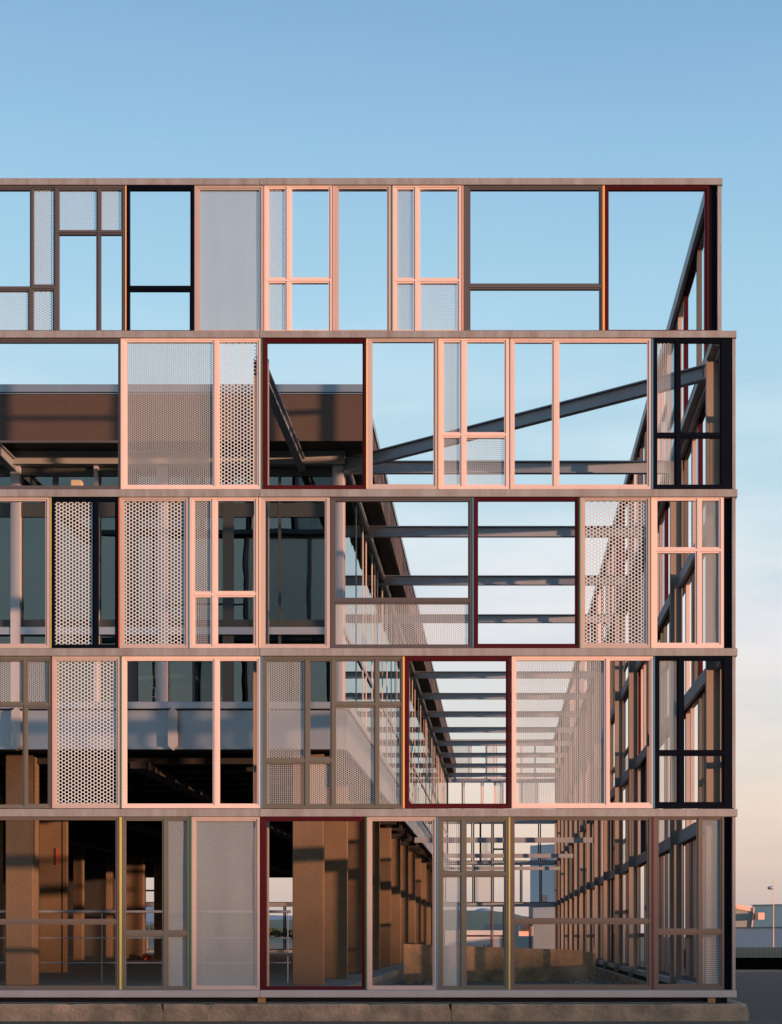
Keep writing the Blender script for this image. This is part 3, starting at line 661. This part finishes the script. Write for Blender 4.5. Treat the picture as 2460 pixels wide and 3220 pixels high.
# brown parapet box
XF = -3.20; YF = 42.6
a = MB(); a.box(XL, XF, YF, YF+.1, e0+11.74, e0+12.84); lb(a, 'fascia', 'fascia')
a = MB(); a.box(XF-.1, XF, YF+.1, YB+.7, e0+11.74, e0+12.84); lb(a, 'fascia', 'fascia')
a = MB(); a.box(XL, XF-.12, YF+.12, YB+.6, e0+11.84, e0+12.9); lb(a, 'roof', 'soffit')
a = MB(); a.box(XL, XF+.03, YF-.04, YF+.2, e0+12.89, e0+13.07); a.box(XF-.2, XF+.03, YF+.2, YB+.75, e0+12.89, e0+13.07)
a.box(XL, XF+.015, YF-.02, YF+.12, e0+12.845, e0+12.87); lb(a, 'coping', 'coping')
sj = MB()
for k in range(40): sj.box(XF-.09, XF-.002+.006, YF+2.2*k+2.2, YF+2.2*k+2.215, e0+11.76, e0+12.82)
lb(sj, 'fascia_joint', 'soffit', kind='stuff')
# pillars
fz = e0-1.2
for n_ in range(13):
    y = 44.1+6.9*n_; a = MB(); a.box(-5.06, -4.3, y, y+.28, fz, e0+4.52); lb(a, 'pillar', 'conc', bevel=.02)
a = MB(); a.box(-12.1, -11.43, 44.1, 44.74, fz, e0+4.52); lb(a, 'pillar', 'conc', bevel=.02)
for p0, p1, D in ((-90,-5,50),(230,258,85),(333,352,99),(397,450,92),(484,514,94)):
    a = MB(); a.box(X(p0,D), X(p1,D), D, D+.5, fz, e0+4.5); lb(a, 'pillar', 'conc', bevel=.02)
a = MB(); a.box(X(124,60), X(192,60), 60, 60.3, fz, e0+4.2); a.box(X(197,60), X(208,60), 60, 60.3, fz, e0+4.2); lb(a, 'inner_wall', 'conc')
a = MB(); a.box(XL, X(456,108), 108, 108.3, fz, e0+4.5); lb(a, 'inner_wall', 'core')
a = MB(); a.box(X(514,112), X(838,112), 112, 112.3, fz, e0+4.5); lb(a, 'inner_wall', 'core')
# railing in the open ground floor
rl = thing('railing', 'thin steel handrail with two lower rails crossing the open ground floor at left', 'railing', (-9, 46.5, fz))
D = 46.5
for py, rr in ((2867, .035), (2950, .016), (3028, .016)):
    a = MB(); a.tube((X(-120,D), D, Z(py,D)), (X(915,D), D, Z(py,D)), rr, rr, 8); o = put(a, 'rail', 'steel', rl); o.location = -rl.location
for px in (-100, 320, 640, 905):
    a = MB(); a.tube((X(px,D), D+.02, fz), (X(px,D), D+.02, Z(2869,D)), .014, .014, 8); o = put(a, 'baluster', 'steel', rl); o.location = -rl.location
# painted red sign on the inner wall
sg = MB()
for k in range(7):
    zz = Z(2668+k*7.6, 59.9); sg.box(X(176,59.95), X(183+(k*5 % 4),59.95), 59.94, 59.96, zz-.055, zz)
put(sg, 'wall_sign', 'redpaint', label='small red vertical lettering on the wall inside the dark ground floor', category='sign')
rc = MB(); r = random.Random(2)
for k in range(7):
    x = X(455+k*4, 92); rc.bar((x, 91.5+r.uniform(-.2,.2), fz), (x+.12, 91.5, fz+r.uniform(.1,.28)), .16, .14)
put(rc, 'cloth_heap', 'redcloth', label='small dark red heap on the floor beside a far lit pillar', category='cloth')

# ------------------------------------------------------------------ court: low concrete wall and rubble
wl = thing('concrete_wall', 'low stained concrete wall crossing the court behind the ground tier frames', 'wall', (0, 64, 0))
mb = MB(); n_ = 26; top = []
for k in range(n_+1):
    s = k/n_; px = 1270+s*(1873-1270); D = 65.0+.4*s; py = 2969+ (2990-2969)*s + (9*max(0,(s-.86)/.14)**2)
    x = X(px, D); z = Z(py, D); top.append((x, D, z))
    mb.v += [(x,D,0),(x,D,z),(x+.02,D+.3,z),(x+.02,D+.3,0)]
for k in range(n_):
    for j in range(3): a_ = 4*k+j; mb.f.append((a_, a_+4, a_+5, a_+1))
mb.f += [(0,1,2,3), (4*n_+3,4*n_+2,4*n_+1,4*n_)]
o = put(mb, 'wall_body', 'wallconc', wl); o.location = -wl.location
rb = MB(); r = random.Random(4)
for k in range(90):
    y = r.uniform(46, 64); x = r.uniform(2.4, 4.1) if r.random() < .7 else r.uniform(-3.4, -2.2); s = r.uniform(.05, .2); p = []
    i = len(rb.v)
    for q in range(8): rb.v.append((x+(q&1)*s*r.uniform(.6,1.2), y+((q>>1)&1)*s*r.uniform(.6,1.2), .03+((q>>2)&1)*s*r.uniform(.4,.8)))
    for q in ((0,2,3,1),(4,5,7,6),(0,1,5,4),(1,3,7,5),(3,2,6,7),(2,0,4,6)): rb.f.append(tuple(i+k2 for k2 in q))
put(rb, 'rubble', 'stone', kind='stuff')

# ------------------------------------------------------------------ plinth
def rough_slab(name, x0, x1, y0, y1, z0, z1, m, label=None, parent=None):
    mb = MB(); nx = max(2, int((x1-x0)/.12)); r = random.Random(8)
    prof = [(y0, z0), (y0-.0, z0+(z1-z0)*.5), (y0, z1-.03), (y0+.03, z1), (y1, z1), (y1, z0)]
    for i in range(nx+1):
        x = x0+(x1-x0)*i/nx; c = .025 if r.random() < .12 else 0
        for j, (yy, zz) in enumerate(prof):
            dy = r.uniform(-.004, .004)+ (c if j in (2,) else 0); dz = r.uniform(-.004, .004) - (c*.8 if j in (2,3) else 0)
            xx = x - (.05 if (i == nx and j in (2,3)) else 0)
            mb.v.append((xx, yy+(dy if j < 4 else 0), zz+(dz if 0 < j < 4 else 0)))
    k = len(prof)
    for i in range(nx):
        for j in range(k-1): a_ = i*k+j; mb.f.append((a_, a_+k, a_+k+1, a_+1))
    mb.f += [tuple(range(k)), tuple(nx*k+j for j in range(k-1, -1, -1))]
    return put(mb, name, m, parent)
pl = thing('concrete_plinth', 'weathered concrete plinth carrying the screen wall along the bottom edge', 'plinth', (0, 35.3, 0))
zt = Z(3158, 35.15)
for xa, xb in ((X(-420), X(519)), (X(520.5), X(1420)), (X(1421.5), X(2352))):
    o = rough_slab('plinth_block', xa, xb, 35.15, 36.5, -.0, zt, 'plinth', parent=pl); o.location = -pl.location
a = MB(); a.box(4.1, X(2352), 36.51, 136.8, 0.001, zt); o = put(a, 'plinth_block', 'plinth', pl); o.location = -pl.location
for (px, lab) in ((823, 'brown wooden packing block under the sill at the left joint'), (2238, 'brown wooden packing block under the sill near the right corner')):
    a = MB(); a.box(X(px-12), X(px+12), D0-.03, D0+.045, zt+.01, Z(3138)); put(a, 'wood_block', 'wood', label=lab, category='block', group='packing blocks under the sill', bevel=.006)
